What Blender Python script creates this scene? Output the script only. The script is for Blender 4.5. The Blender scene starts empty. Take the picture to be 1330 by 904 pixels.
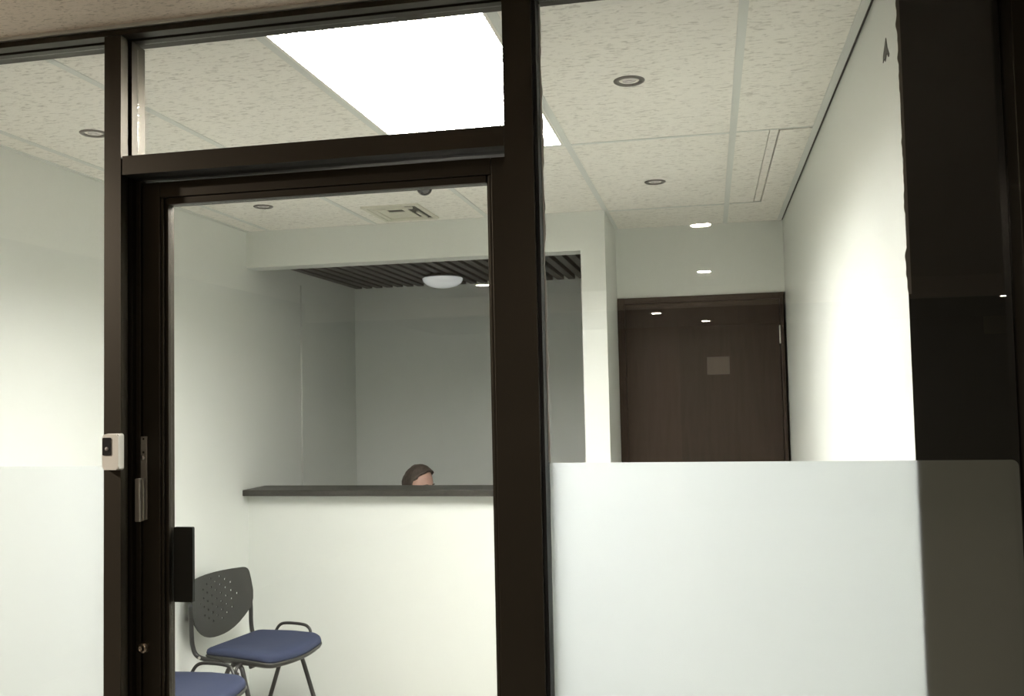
import bpy, bmesh, math, random
from mathutils import Vector, Matrix, Euler, geometry, noise
random.seed(7)
PI = math.pi
S = bpy.context.scene
C = S.collection
EYE = 1.58                      # camera height above the floor


def zz(z):                      # heights given relative to the eye level
    return z + EYE


# ------------------------------------------------------------------ materials
def new_mat(name):
    m = bpy.data.materials.new(name)
    m.use_nodes = True
    nt = m.node_tree
    b = nt.nodes['Principled BSDF']
    return m, nt, b


def mapping(nt, scale=(1, 1, 1), rot=(0, 0, 0)):
    tc = nt.nodes.new('ShaderNodeTexCoord')
    mp = nt.nodes.new('ShaderNodeMapping')
    mp.inputs['Scale'].default_value = scale
    mp.inputs['Rotation'].default_value = rot
    nt.links.new(tc.outputs['Object'], mp.inputs['Vector'])
    return mp.outputs['Vector']


def plain(name, col, rough=.5, metal=0, bump=0, scale=40, var=0, coat=0, spec=.5, stretch=(1, 1, 1)):
    m, nt, b = new_mat(name)
    b.inputs['Base Color'].default_value = (*col, 1)
    b.inputs['Roughness'].default_value = rough
    b.inputs['Metallic'].default_value = metal
    b.inputs['Specular IOR Level'].default_value = spec
    b.inputs['Coat Weight'].default_value = coat
    if bump or var:
        v = mapping(nt, stretch)
        n = nt.nodes.new('ShaderNodeTexNoise')
        n.inputs['Scale'].default_value = scale
        n.inputs['Detail'].default_value = 5
        nt.links.new(v, n.inputs['Vector'])
        if bump:
            bp = nt.nodes.new('ShaderNodeBump')
            bp.inputs['Strength'].default_value = bump
            bp.inputs['Distance'].default_value = .002
            nt.links.new(n.outputs['Fac'], bp.inputs['Height'])
            nt.links.new(bp.outputs['Normal'], b.inputs['Normal'])
        if var:
            r = nt.nodes.new('ShaderNodeValToRGB')
            r.color_ramp.elements[0].position = .3
            r.color_ramp.elements[1].position = .7
            r.color_ramp.elements[0].color = (*[c * (1 - var) for c in col], 1)
            r.color_ramp.elements[1].color = (*[min(1, c * (1 + var)) for c in col], 1)
            nt.links.new(n.outputs['Fac'], r.inputs['Fac'])
            nt.links.new(r.outputs['Color'], b.inputs['Base Color'])
    return m


def tile_mat(name, col, dark, k=1):
    """mineral fibre ceiling tile with short dark fissures running across it"""
    m, nt, b = new_mat(name)
    b.inputs['Roughness'].default_value = .95
    b.inputs['Specular IOR Level'].default_value = .1
    v = mapping(nt, (34 * k, 95 * k, 40), (0, 0, .22))
    n = nt.nodes.new('ShaderNodeTexNoise')
    n.inputs['Scale'].default_value = 1.0
    n.inputs['Detail'].default_value = 3
    n.inputs['Roughness'].default_value = .62
    n.inputs['Distortion'].default_value = .6
    nt.links.new(v, n.inputs['Vector'])
    r = nt.nodes.new('ShaderNodeValToRGB')
    e = r.color_ramp.elements
    e[0].position, e[1].position = .335, .47
    e[0].color, e[1].color = (*dark, 1), (*col, 1)
    nt.links.new(n.outputs['Fac'], r.inputs['Fac'])
    nt.links.new(r.outputs['Color'], b.inputs['Base Color'])
    bp = nt.nodes.new('ShaderNodeBump')
    bp.inputs['Strength'].default_value = .35
    bp.inputs['Distance'].default_value = .003
    nt.links.new(r.outputs['Color'], bp.inputs['Height'])
    nt.links.new(bp.outputs['Normal'], b.inputs['Normal'])
    return m


def wood_mat(name, c1, c2, rough=.35, coat=.2):
    m, nt, b = new_mat(name)
    v = mapping(nt, (14, 14, 1.2))
    n = nt.nodes.new('ShaderNodeTexNoise')
    n.inputs['Scale'].default_value = 3
    n.inputs['Detail'].default_value = 6
    n.inputs['Distortion'].default_value = .8
    nt.links.new(v, n.inputs['Vector'])
    r = nt.nodes.new('ShaderNodeValToRGB')
    r.color_ramp.elements[0].color = (*c1, 1)
    r.color_ramp.elements[1].color = (*c2, 1)
    r.color_ramp.elements[0].position = .3
    r.color_ramp.elements[1].position = .7
    nt.links.new(n.outputs['Fac'], r.inputs['Fac'])
    nt.links.new(r.outputs['Color'], b.inputs['Base Color'])
    b.inputs['Roughness'].default_value = rough
    b.inputs['Coat Weight'].default_value = coat
    return m


def emit(name, col, e):
    m, nt, b = new_mat(name)
    b.inputs['Base Color'].default_value = (*col, 1)
    b.inputs['Emission Color'].default_value = (*col, 1)
    b.inputs['Emission Strength'].default_value = e
    return m


def glass_mat(name, tint):
    m = bpy.data.materials.new(name)
    m.use_nodes = True
    nt = m.node_tree
    nt.nodes.clear()
    out = nt.nodes.new('ShaderNodeOutputMaterial')
    tr = nt.nodes.new('ShaderNodeBsdfTransparent')
    tr.inputs['Color'].default_value = (*tint, 1)
    gl = nt.nodes.new('ShaderNodeBsdfGlossy')
    gl.inputs['Roughness'].default_value = 0
    lw = nt.nodes.new('ShaderNodeLayerWeight')
    lw.inputs['Blend'].default_value = .5
    pw = nt.nodes.new('ShaderNodeMath')
    pw.operation = 'POWER'
    pw.inputs[1].default_value = 5
    ma = nt.nodes.new('ShaderNodeMath')
    ma.operation = 'MULTIPLY_ADD'
    ma.inputs[1].default_value = .957
    ma.inputs[2].default_value = .043
    mx = nt.nodes.new('ShaderNodeMixShader')
    L = nt.links
    L.new(lw.outputs['Facing'], pw.inputs[0])
    L.new(pw.outputs[0], ma.inputs[0])
    L.new(ma.outputs[0], mx.inputs['Fac'])
    L.new(tr.outputs[0], mx.inputs[1])
    L.new(gl.outputs[0], mx.inputs[2])
    L.new(mx.outputs[0], out.inputs['Surface'])
    return m


def film_mat(name, tl_col=(.535, .573, .592)):
    """white frosted film: scatters the room light through, a little diffuse on its face"""
    m = bpy.data.materials.new(name)
    m.use_nodes = True
    nt = m.node_tree
    nt.nodes.clear()
    out = nt.nodes.new('ShaderNodeOutputMaterial')
    tl = nt.nodes.new('ShaderNodeBsdfTranslucent')
    tl.inputs['Color'].default_value = (*tl_col, 1)
    df = nt.nodes.new('ShaderNodeBsdfDiffuse')
    df.inputs['Color'].default_value = (.80, .84, .76, 1)
    mx = nt.nodes.new('ShaderNodeMixShader')
    mx.inputs['Fac'].default_value = .31
    nt.links.new(tl.outputs[0], mx.inputs[1])
    nt.links.new(df.outputs[0], mx.inputs[2])
    nt.links.new(mx.outputs[0], out.inputs['Surface'])
    return m


M = {}
M['wall'] = plain('pale_grey_green_paint', (.715, .738, .71), .42, bump=.12, scale=90, var=.012)
M['wall_brightened'] = plain('pale_paint_brightened', (.83, .86, .84), .42, bump=.12, scale=90, var=.012)  # wall paint lightened to make up for missing light on the back wall
M['wall_end'] = plain('black_painted_wall_end', (.012, .011, .008), .6)
M['tile'] = tile_mat('fissured_ceiling_tile', (.87, .85, .80), (.62, .60, .555))
M['tile_hall'] = tile_mat('hall_ceiling_tile', (.74, .66, .57), (.48, .42, .35), 1.7)
M['tee'] = plain('grey_white_tee', (.68, .70, .67), .45)
M['tee_gap'] = plain('dark_tile_gap', (.05, .045, .04), .9)
M['bronze'] = plain('dark_bronze_aluminium', (.036, .030, .021), .42, .7, bump=.05, scale=300, stretch=(1, 1, .03))
M['gasket'] = plain('black_gasket_and_shade', (.008, .008, .007), .6)
M['glass'] = glass_mat('clear_glass', (.985, .992, .985))
M['film'] = film_mat('frosted_film')
M['seal'] = plain('silicone_sealant', (.92, .92, .89), .5)
M['seal_grey'] = plain('grey_sealant', (.22, .21, .18), .6)
M['wood_door'] = wood_mat('dark_brown_door_wood', (.026, .017, .012), (.034, .0225, .016), .55, 0)
M['wood_door'].node_tree.nodes['Principled BSDF'].inputs['Specular IOR Level'].default_value = .15
M['slat'] = plain('dark_slat', (.095, .088, .085), .55, var=.15, scale=8)
M['slat_gap'] = plain('black_ceiling_void', (.035, .032, .03), .9)
M['counter'] = plain('dark_charcoal_laminate', (.035, .033, .028), .38, var=.2, scale=60)
M['hall_floor'] = plain('hall_floor_tile', (.13, .125, .115), .75, spec=.15, var=.08, scale=6)
M['floor'] = plain('beige_floor_tile', (.36, .35, .32), .35, var=.08, scale=6)
M['chrome'] = plain('brushed_steel', (.62, .60, .56), .3, 1)
M['ring'] = plain('satin_nickel', (.16, .15, .14), .35, .9)
M['bulb'] = plain('frosted_bulb', (.80, .76, .76), .12, coat=.6)
M['bulb_dark'] = plain('dark_reflector', (.10, .09, .085), .25, .6)
M['white_metal'] = plain('white_enamel', (.80, .79, .74), .4)
M['vent_white'] = plain('off_white_vent', (.66, .65, .56), .5, var=.06, scale=30)
M['vent_dark'] = plain('duct_dark', (.05, .05, .038), .8)
M['troffer_lamp'] = emit('fluorescent_diffuser', (1, .973, .930), 91)
M['hall_lamp'] = emit('warm_lamp', (1, .88, .72), 170)
M['hall_lamp_mid'] = emit('warm_lamp_mid', (1, .86, .70), 700)
M['hall_lamp_added'] = emit('warm_lamp_added', (1, .90, .78), 6200)  # for a lamp added out of view to light the hallway ceiling
M['dome_glass'] = plain('opal_glass_added_glow', (.90, .91, .91), .22, coat=.5)
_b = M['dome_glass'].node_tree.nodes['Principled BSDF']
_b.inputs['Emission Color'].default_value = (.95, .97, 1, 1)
_b.inputs['Emission Strength'].default_value = .28  # faint glow added to the unlit shade to brighten it
M['dome_base'] = plain('lamp_base_grey', (.35, .34, .34), .4)
M['cam_dome'] = plain('smoked_dome', (.03, .032, .034), .12, coat=.6)
M['cam_base'] = plain('camera_base_grey', (.16, .16, .16), .4)
M['reader'] = plain('ivory_plastic', (.50, .485, .44), .4)
M['reader_dark'] = plain('black_gloss_plastic', (.02, .02, .02), .15, coat=.5)
M['reader_lens'] = plain('grey_lens', (.22, .20, .19), .2, coat=.5)
M['lock'] = plain('anodised_champagne', (.34, .32, .28), .42, .55)
M['lock_dark'] = plain('keyway', (.02, .018, .015), .5, .3)
M['brass'] = plain('aged_nickel', (.42, .36, .29), .3, 1)
M['black_panel'] = plain('black_matt_plastic', (.005, .007, .006), .6, spec=.15)
M['chair_plastic'] = plain('black_chair_plastic', (.027, .028, .025), .42, bump=.25, scale=900)
M['chair_tube'] = plain('black_powder_coat', (.018, .018, .017), .35)
M['chair_blue'] = plain('blue_upholstery', (.019, .029, .070), .85, bump=.5, scale=700, var=.22)
M['skin'] = plain('skin', (.50, .31, .25), .5, var=.06, scale=30)
M['hair'] = plain('dark_brown_hair', (.058, .043, .033), .6, bump=.9, scale=90, stretch=(1, 1, .15), var=.4)
M['shirt'] = plain('grey_shirt', (.22, .23, .25), .9, bump=.2, scale=200)
M['trousers'] = plain('dark_trousers', (.03, .03, .04), .9)
M['shoe'] = plain('black_shoe', (.012, .012, .012), .4)
M['eye'] = plain('eye_white', (.8, .78, .75), .2)
M['iris'] = plain('brown_iris', (.05, .03, .02), .2)
M['lip'] = plain('lip', (.45, .19, .16), .5)
M['hall_wall'] = plain('hall_beige_paint', (.50, .43, .34), .6)
M['hall_side'] = plain('hall_brown_paint', (.11, .092, .07), .6)
M['hall_dark'] = plain('hall_dark_panel', (.045, .042, .032), .5)
M['hall_wood'] = wood_mat('hall_wood_panel', (.13, .085, .055), (.20, .135, .09))
M['hall_beam'] = plain('hall_beam_paint', (.84, .76, .66), .6)
M['paper'] = plain('paper', (.72, .68, .60), .8)
M['ink'] = plain('ink', (.12, .11, .10), .8)
M['plate'] = plain('tan_sign_plate', (.42, .33, .20), .5)
M['chip'] = plain('bare_dark_chip', (.05, .048, .042), .9)


# ------------------------------------------------------------------ mesh helpers
def obj(name, bm, mat, parent=None, smooth=False):
    me = bpy.data.meshes.new(name)
    bmesh.ops.recalc_face_normals(bm, faces=bm.faces)
    bm.to_mesh(me)
    bm.free()
    for m in (mat if isinstance(mat, (list, tuple)) else [mat]):
        me.materials.append(M[m])
    if smooth:
        for p in me.polygons:
            p.use_smooth = True
    o = bpy.data.objects.new(name, me)
    C.objects.link(o)
    if parent:
        o.parent = parent
    return o


def tag(o, label, cat, group=None, kind=None):
    o['label'] = label
    o['category'] = cat
    if group:
        o['group'] = group
    if kind:
        o['kind'] = kind
    return o


def empty(name, loc, rz=0):
    o = bpy.data.objects.new(name, None)
    o.empty_display_size = .05
    C.objects.link(o)
    o.location = loc
    o.rotation_euler = (0, 0, rz)
    return o


def struct(o, label, cat):
    return tag(o, label, cat, kind='structure')


def box(bm, x0, x1, y0, y1, z0, z1, bev=0, mi=0):
    vs = [bm.verts.new((x, y, z)) for x in (x0, x1) for y in (y0, y1) for z in (z0, z1)]
    fs = [bm.faces.new([vs[i] for i in f]) for f in
          ((0, 1, 3, 2), (4, 6, 7, 5), (0, 4, 5, 1), (2, 3, 7, 6), (0, 2, 6, 4), (1, 5, 7, 3))]
    for f in fs:
        f.material_index = mi
    if bev:
        es = list({e for f in fs for e in f.edges})
        r = bmesh.ops.bevel(bm, geom=es, offset=bev, segments=2, affect='EDGES', profile=.5)
        for f in r['faces']:
            f.material_index = mi
    return fs


def boxes(*bs, bev=0):
    bm = bmesh.new()
    for b in bs:
        box(bm, *b, bev=bev)
    return bm


def lathe(bm, prof, n=32, mi=0, mat=None):
    """revolve (r, z) pairs about z"""
    rings = []
    for r, z in prof:
        if r < 1e-6:
            v = Vector((0, 0, z))
            rings.append([bm.verts.new(mat @ v if mat else v)])
        else:
            ring = []
            for k in range(n):
                a = 2 * PI * k / n
                v = Vector((r * math.cos(a), r * math.sin(a), z))
                ring.append(bm.verts.new(mat @ v if mat else v))
            rings.append(ring)
    for A, B in zip(rings, rings[1:]):
        for k in range(n):
            k2 = (k + 1) % n
            if len(A) == 1 and len(B) == 1:
                continue
            if len(A) == 1:
                f = bm.faces.new((A[0], B[k], B[k2]))
            elif len(B) == 1:
                f = bm.faces.new((A[k], A[k2], B[0]))
            else:
                f = bm.faces.new((A[k], A[k2], B[k2], B[k]))
            f.material_index = mi
            f.smooth = True


def tube(bm, pts, r, n=12, mi=0, sub=6, caps=True):
    """smooth tube through points (Catmull-Rom)"""
    P = [Vector(p) for p in pts]
    if len(P) > 2 and sub > 1:
        Q = []
        E_ = [P[0] * 2 - P[1]] + P + [P[-1] * 2 - P[-2]]
        for i in range(1, len(E_) - 2):
            p0, p1, p2, p3 = E_[i - 1:i + 3]
            for k in range(sub):
                t = k / sub
                Q.append(.5 * ((2 * p1) + (p2 - p0) * t + (2 * p0 - 5 * p1 + 4 * p2 - p3) * t * t
                               + (3 * p1 - p0 - 3 * p2 + p3) * t ** 3))
        Q.append(P[-1])
        P = Q
    d = (P[1] - P[0]).normalized()
    u = d.orthogonal().normalized()
    rings = []
    for i, p in enumerate(P):
        if i == 0:
            t = (P[1] - P[0])
        elif i == len(P) - 1:
            t = (P[-1] - P[-2])
        else:
            t = (P[i + 1] - P[i - 1])
        t.normalize()
        u = (u - t * u.dot(t)).normalized()
        w = t.cross(u)
        rr = r[min(i, len(r) - 1)] if isinstance(r, (list, tuple)) else r
        rings.append([bm.verts.new(p + (u * math.cos(2 * PI * k / n) + w * math.sin(2 * PI * k / n)) * rr)
                      for k in range(n)])
    for A, B in zip(rings, rings[1:]):
        for k in range(n):
            f = bm.faces.new((A[k], A[(k + 1) % n], B[(k + 1) % n], B[k]))
            f.smooth = True
            f.material_index = mi
    if caps:
        bm.faces.new(rings[0][::-1]).material_index = mi
        bm.faces.new(rings[-1]).material_index = mi


def prism(bm, pts, axis, a, b, mi=0):
    """extrude a 2-D outline along an axis; pts are the two other coordinates in order"""
    def mk(p, t):
        q = list(p)
        q.insert(axis, t)
        return bm.verts.new(q)
    A = [mk(p, a) for p in pts]
    B = [mk(p, b) for p in pts]
    n = len(pts)
    for k in range(n):
        bm.faces.new((A[k], A[(k + 1) % n], B[(k + 1) % n], B[k])).material_index = mi
    bm.faces.new(A[::-1]).material_index = mi
    bm.faces.new(B).material_index = mi


def rrect(x0, x1, y0, y1, r, n=6):
    P = []
    for cx, cy, a0 in ((x1 - r, y1 - r, 0), (x0 + r, y1 - r, PI / 2), (x0 + r, y0 + r, PI), (x1 - r, y0 + r, 1.5 * PI)):
        for k in range(n + 1):
            a = a0 + PI / 2 * k / n
            P.append((cx + r * math.cos(a), cy + r * math.sin(a)))
    return P


# ------------------------------------------------------------------ dimensions
XL, XE = -1.971, .907            # left and right wall of the office
YS, YF, YB = 2.626, 3.202, 4.234 # counter front, alcove door wall, back wall
ZC = zz(.9356)                   # ceiling
ZTOP = zz(.9138)                 # top of the glass
ZFR = zz(-.1487)                 # top of the frosted film
XC1, XC2 = -.1305, -.0058        # end pillar of the divider
ZSB, ZSL = zz(.7392), zz(.7968)  # soffit underside, slat ceiling

# ------------------------------------------------------------------ room shell
struct(obj('floor', boxes((XL - .1, XE + .2, 0, YB + .1, -.1, 0)), 'floor'),
       'beige tiled office floor behind the glass front', 'floor')
struct(obj('wall_left', boxes((XL - .12, XL, .012, YB + .12, 0, ZC + .06)), 'wall'),
       'long pale painted wall on the left beside the visitor chairs', 'wall')
bm = bmesh.new()
box(bm, XE, 1.107, .0085, YF + .12, 0, ZC + .06)
for f in bm.faces:
    if f.calc_center_median().y < .011:
        f.material_index = 1
wr = struct(obj('wall_right', bm, ['wall', 'wall_end']),
            'pale painted wall on the right with a bright patch of light', 'wall')
struct(obj('wall_back', boxes((XL, XC1, YB, YB + .12, 0, ZC + .06)), 'wall_brightened'),
       'shaded grey back wall of the room behind the counter', 'wall')
struct(obj('wall_divider', boxes((XC1, XC2, YS, YB + .12, 0, ZC + .06)), 'wall'),
       'white pillar end of the wall between counter room and door alcove', 'wall')
DZ = zz(.5435)
bm = boxes((XC2, XE, YF, YF + .12, DZ, ZC + .06))
struct(obj('wall_alcove', bm, 'wall'), 'pale wall strip above the dark wooden door', 'wall')
struct(obj('wall_soffit', boxes((XL, XC1, YS, YS + .13, ZSB, ZC + .06)), 'wall'),
       'pale dropped soffit band over the counter opening', 'wall')
struct(obj('wall_counter', boxes((XL, XC1, YS, YS + .12, 0, zz(-.495))), 'wall'),
       'white half-height front of the reception counter', 'wall')
# seam on the left wall inside the counter room
bm = bmesh.new()
tube(bm, [(XL + .004, 3.32, zz(-.6)), (XL + .004, 3.32, zz(.72))], .006, 8)
struct(obj('trim_1', bm, 'wall'), 'thin vertical corner bead on left wall behind the counter', 'trim')
# torn dark spot on the right wall near the glass
bm = bmesh.new()
outline = [(.134, .800), (.150, .770), (.153, .752), (.146, .757), (.141, .745), (.133, .760), (.124, .742), (.121, .748), (.129, .770)]
prism(bm, [(.137 + (y - .137) * 2.3, zz(.771 + (z - .771) * .9)) for y, z in outline], 0, XE - .0015, XE + .002)
obj('paint_chip', bm, 'chip', wr)['label'] = 'small dark torn paint chip'

# --- office ceiling: tiles in a tee grid, one bay taken by the troffer, holes not needed elsewhere
TX = [XL + .02, -1.836, -1.226, -.611, 0.0, .6, XE - .012]
TY = [.008, .040, 1.349, 2.66, YF]
bm = bmesh.new()
for i in range(len(TX) - 1):
    for j in range(len(TY) - 1):
        x0, x1, y0, y1 = TX[i], TX[i + 1], TY[j], TY[j + 1]
        if i == 3 and j == 1:
            continue                                   # light bay
        if y0 >= YS and x1 < .05:
            continue
        y1 = min(y1, YS) if x1 < .05 else y1
        if i == 5 and j == 2:                          # bay of loose cut strips by the right wall
            box(bm, x0 + .004, .728, y0 + .006, y1 - .012, ZC + .002, ZC + .02)
            box(bm, .731, .761, y0 + .002, y1 - .010, ZC + .004, ZC + .02)
            box(bm, .766, x1 - .002, y0 + .012, y1, ZC + .0005, ZC + .02)
        else:
            box(bm, x0 + .001, x1 - .001, y0 + .001, y1 - .001, ZC + .003, ZC + .02)
for bx in ((XL, -.605, .008, YF), (-.006, XE - .008, .008, YF), (-.605, -.006, .008, .050), (-.605, -.006, 1.338, YF)):
    box(bm, *bx, ZC + .03, ZC + .04, mi=2)          # dark void above, open over the light bay
box(bm, XE - .0078, XE - .0004, .03, YF, ZC + .003, ZC + .03, mi=2)      # dark strip laid in the gap along the right wall for its shade
# tees
w = .012
for i, x in enumerate(TX):
    ye = YF if x > -.05 else YS
    if i == 0:
        box(bm, XL, XL + .022, .008, YS, ZC - .001, ZC + .02, mi=1)
    elif i == len(TX) - 1:
        box(bm, XE - .030, XE - .008, .008, YF, ZC - .001, ZC + .02, mi=1)
    else:
        box(bm, x - w, x + w, .008, ye, ZC, ZC + .024, mi=1)
for j, y in enumerate(TY[1:-1]):
    for i in range(len(TX) - 1):
        if y > YS and TX[i + 1] < .05:
            continue
        if i == 5:
            box(bm, TX[i] + w, TX[i + 1], y - .005, y + .005, ZC + .0015, ZC + .022, mi=1)
        else:
            box(bm, TX[i] + w, TX[i + 1] - w, y - w * .7, y + w * .7, ZC + .0008, ZC + .023, mi=1)
ce = obj('ceiling', bm, ['tile', 'tee', 'tee_gap'])
struct(ce, 'white fissured tile ceiling in a tee grid', 'ceiling')

# --- slatted ceiling of the counter room
bm = bmesh.new()
box(bm, XL, XC1, YS + .13, YB, ZSL + .035, ZSL + .05, mi=1)
k = 0
x = XL + .012
while x < XC1 - .04:
    box(bm, x, x + .046, YS + .132, YB - .002, ZSL, ZSL + .03, bev=.003)
    x += .0765
struct(obj('ceiling_slats', bm, ['slat', 'slat_gap']), 'dark slatted ceiling over the room behind the counter', 'ceiling')

# --- counter top slab
bm = bmesh.new()
box(bm, XL + .001, XC1 - .001, YS - .065, YS + .20, zz(-.4945), zz(-.462), bev=.004)
tag(obj('counter_top', bm, 'counter'), 'dark charcoal counter top slab on the white reception front', 'counter top')
# chip of pale plaster left under the slab edge is part of the counter front
# --- alcove door
d2 = empty('door_2', (.45, YF, 0))
struct(d2, 'dark brown wooden door filling the end of the alcove', 'door')


def rel(o, root):
    """put a world-built mesh under a root keeping its place"""
    o.parent = root
    o.matrix_parent_inverse = Matrix.Translation(-Vector(root.location)) if not any(root.rotation_euler) else root.matrix_world.inverted()
    return o


rel(obj('door_leaf', boxes((.035, .873, YF + .012, YF + .055, .01, DZ - .035), bev=.002), 'wood_door'), d2)
bm = boxes((XC2 + .001, .034, YF - .012, YF + .10, 0, DZ), (.875, XE - .012, YF - .012, YF + .10, 0, DZ),
           (.034, .875, YF - .012, YF + .10, DZ - .034, DZ - .001), bev=.003)
rel(obj('door_frame', bm, 'wood_door'), d2)
for zc in (.314, -.45, -1.2):
    bm = bmesh.new()
    tube(bm, [(.874, YF + .006, zz(zc - .05)), (.874, YF + .006, zz(zc + .05))], .0055, 10)
    h = rel(obj('hinge', bm, 'white_metal'), d2)
    if zc > 0:
        h['label'] = 'pale hinge at top right'
bm = bmesh.new()
lathe(bm, [(.0, .06), (.022, .058), (.028, .045), (.026, .03), (.012, .02), (.012, 0), (.03, 0), (.03, -.004), (0, -.004)], 20,
      mat=Matrix.Translation((.10, YF + .012, .98)) @ Matrix.Rotation(PI / 2, 4, 'X'))
rel(obj('door_knob', bm, 'chrome', smooth=True), d2)

# ------------------------------------------------------------------ storefront
HX0, HX1 = XL, 1.30
# head bar with a groove along its underside
bm = bmesh.new()
prism(bm, [(-.062, ZTOP + .001), (-.062, ZC - .008), (.045, ZC - .008), (.045, ZTOP + .004), (.012, ZTOP + .004), (.012, ZTOP),
           (-.018, ZTOP), (-.018, ZTOP + .006), (-.030, ZTOP + .006), (-.030, ZTOP + .001)], 0, HX0, HX1)
struct(obj('trim_2', bm, 'bronze'), 'dark bronze head bar along the top of the glass front', 'trim')
# left mullion: front box, groove, glazing stop
mz = ZTOP - .0005
bm = bmesh.new()
prism(bm, [(-.950, -.062), (-.950, .04), (-.905, .04), (-.905, .012), (-.901, .012), (-.901, -.022), (-.911, -.022), (-.911, -.034),
           (-.9045, -.034), (-.9045, -.062)], 2, 0, mz)
struct(obj('trim_3', bm, 'bronze'), 'dark bronze upright to the left of the glass door', 'trim')
# right mullion
bm = bmesh.new()
prism(bm, [(.057, -.062), (.057, .04), (.126, .04), (.126, -.010), (.123, -.012), (.123, -.062)], 2, 0, mz)
mu = struct(obj('trim_4', bm, 'bronze'), 'dark bronze upright to the right of the glass door', 'trim')
bm = boxes((.1235, .131, -.046, .012, 0, mz), bev=.001)
obj('gasket', bm, 'gasket', mu)['label'] = 'black rubber gasket along the glass edge'
# transom bar
bm = bmesh.new()
prism(bm, [(-.062, zz(.565)), (-.062, zz(.611)), (.012, zz(.611)), (.012, zz(.627)), (.028, zz(.627)), (.04, zz(.611)), (.04, zz(.565)),
           (.0, zz(.563)), (-.02, zz(.565))], 0, -.9005, .0565)
for f in bm.faces:
    if f.calc_center_median().z < zz(.566):
        f.material_index = 1                          # underside blackened to stand for the shade under the bar
struct(obj('trim_5', bm, ['bronze', 'gasket']), 'dark bronze transom bar above the glass door', 'trim')
# right end post
bm = boxes((1.1105, 1.20, -.062, .04, 0, mz), bev=.002)
struct(obj('trim_6', bm, 'bronze'), 'dark end post at the right edge of the glass front', 'trim')
# left jamb where the door stops
bm = boxes((-.9005, -.888, -.006, .04, 0, zz(.562)), bev=.001)
struct(obj('trim_7', bm, 'bronze'), 'dark door jamb strip between left upright and glass door', 'trim')
bm = boxes((.0535, .0565, -.006, .04, 0, zz(.562)))
struct(obj('trim_8', bm, 'bronze'), 'dark door jamb strip between glass door and right upright', 'trim')


def film_poly(x0, x1, z0, z1, r, y):
    bm = bmesh.new()
    P = [(x0, z0), (x1, z0)]
    for k in range(7):
        a = PI / 2 * k / 6
        P.append((x1 - r + r * math.cos(a), z1 - r + r * math.sin(a)))
    P.append((x0, z1))
    bm.faces.new([bm.verts.new((x, y, z)) for x, z in P])
    return bm


def ragged(x0, z0, z1, wid, y0, y1, seed, dirn=1, slope=0):
    """ragged strip of sealant running up a glass edge"""
    bm = bmesh.new()
    n = 150
    L0, R0, L1, R1 = [], [], [], []
    for k in range(n + 1):
        z = z0 + (z1 - z0) * k / n
        a = noise.noise(Vector((seed, z * 9, 0))) * .6 + noise.noise(Vector((seed, z * 40, 3))) * .4
        wv = max(.0004, wid * (.55 + .9 * a))
        xa, xb = x0, x0 + dirn * wv
        L0.append(bm.verts.new((xa, y0, z)))
        R0.append(bm.verts.new((xb, y0, z)))
        L1.append(bm.verts.new((xa, y1, z)))
        R1.append(bm.verts.new((xb, y1, z)))
    for k in range(n):
        for A, B in ((L0, R0), (R0, R1), (R1, L1), (L1, L0)):
            bm.faces.new((A[k], B[k], B[k + 1], A[k + 1]))
    return bm


w1 = empty('window_1', (-1.45, 0, 0))
struct(w1, 'fixed glass panel left of the door, frosted over its lower half', 'window')
rel(obj('glass_pane', boxes((HX0 + .002, -.951, 0, .006, .002, ZTOP - .001)), 'glass'), w1)
rel(obj('frosted_film', film_poly(HX0 + .004, -.951, .004, ZFR, .0005, .0068), 'film'), w1)['label'] = 'white frosted film on lower half'
w2 = empty('window_2', (-.42, 0, zz(.615)))
struct(w2, 'long clear transom glass above the door showing the bright ceiling light', 'window')
rel(obj('glass_pane', boxes((-.9005, .0565, .0005, .0065, zz(.612), ZTOP - .001)), 'glass'), w2)
w3 = empty('window_3', (.62, 0, 0))
struct(w3, 'wide fixed glass panel right of the door, frosted over its lower half', 'window')
rel(obj('glass_pane', boxes((.1315, 1.109, 0, .006, .002, ZTOP - .001)), 'glass'), w3)
rel(obj('frosted_film', film_poly(.132, 1.1045, .004, ZFR, .014, .0068), 'film'), w3)['label'] = 'white frosted film on lower half'
rel(obj('sealant', ragged(.1312, ZFR + .002, ZTOP - .01, .0078, -.004, -.0002, 2.3), 'seal'), w3)['label'] = 'ragged white sealant bead at the left edge'
rel(obj('sealant', ragged(XE + .006, zz(.2), ZTOP - .01, .012, .0065, .0088, 8.1, -1), 'seal_grey'), w3)['label'] = 'ragged grey sealant at the wall edge'

# --- the glass door
d1 = empty('door_1', (-.42, 0, 0))
struct(d1, 'dark bronze framed glass entrance door', 'door')
ZD = zz(.556)
rel(obj('stile', boxes((-.886, -.838, 0, .045, .01, ZD), bev=.0015), 'bronze'), d1)['label'] = 'lock stile with the handle'
rel(obj('stile', boxes((.0105, .052, 0, .045, .01, ZD), bev=.0015), 'bronze'), d1)
rel(obj('top_rail', boxes((-.8375, .010, 0, .045, zz(.517), ZD), bev=.0015), 'bronze'), d1)
rel(obj('bottom_rail', boxes((-.8375, .010, 0, .045, .01, .24), bev=.0015), 'bronze'), d1)
rel(obj('glazing_bead', boxes((-.8375, -.8305, .004, .042, .241, zz(.5165)), (-.8305, -.8215, .011, .038, .241, zz(.5165)), bev=.0012), 'bronze'), d1)
rel(obj('glazing_bead', boxes((.003, .010, .004, .042, .241, zz(.5165)), (-.002, .003, .011, .038, .241, zz(.5165)), bev=.0012), 'bronze'), d1)
rel(obj('glazing_bead', boxes((-.821, -.0025, .005, .040, zz(.500), zz(.5165)), bev=.0012), 'bronze'), d1)
rel(obj('glass_pane', boxes((-.8212, -.0023, .021, .027, .2405, zz(.4998))), 'glass'), d1)
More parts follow.
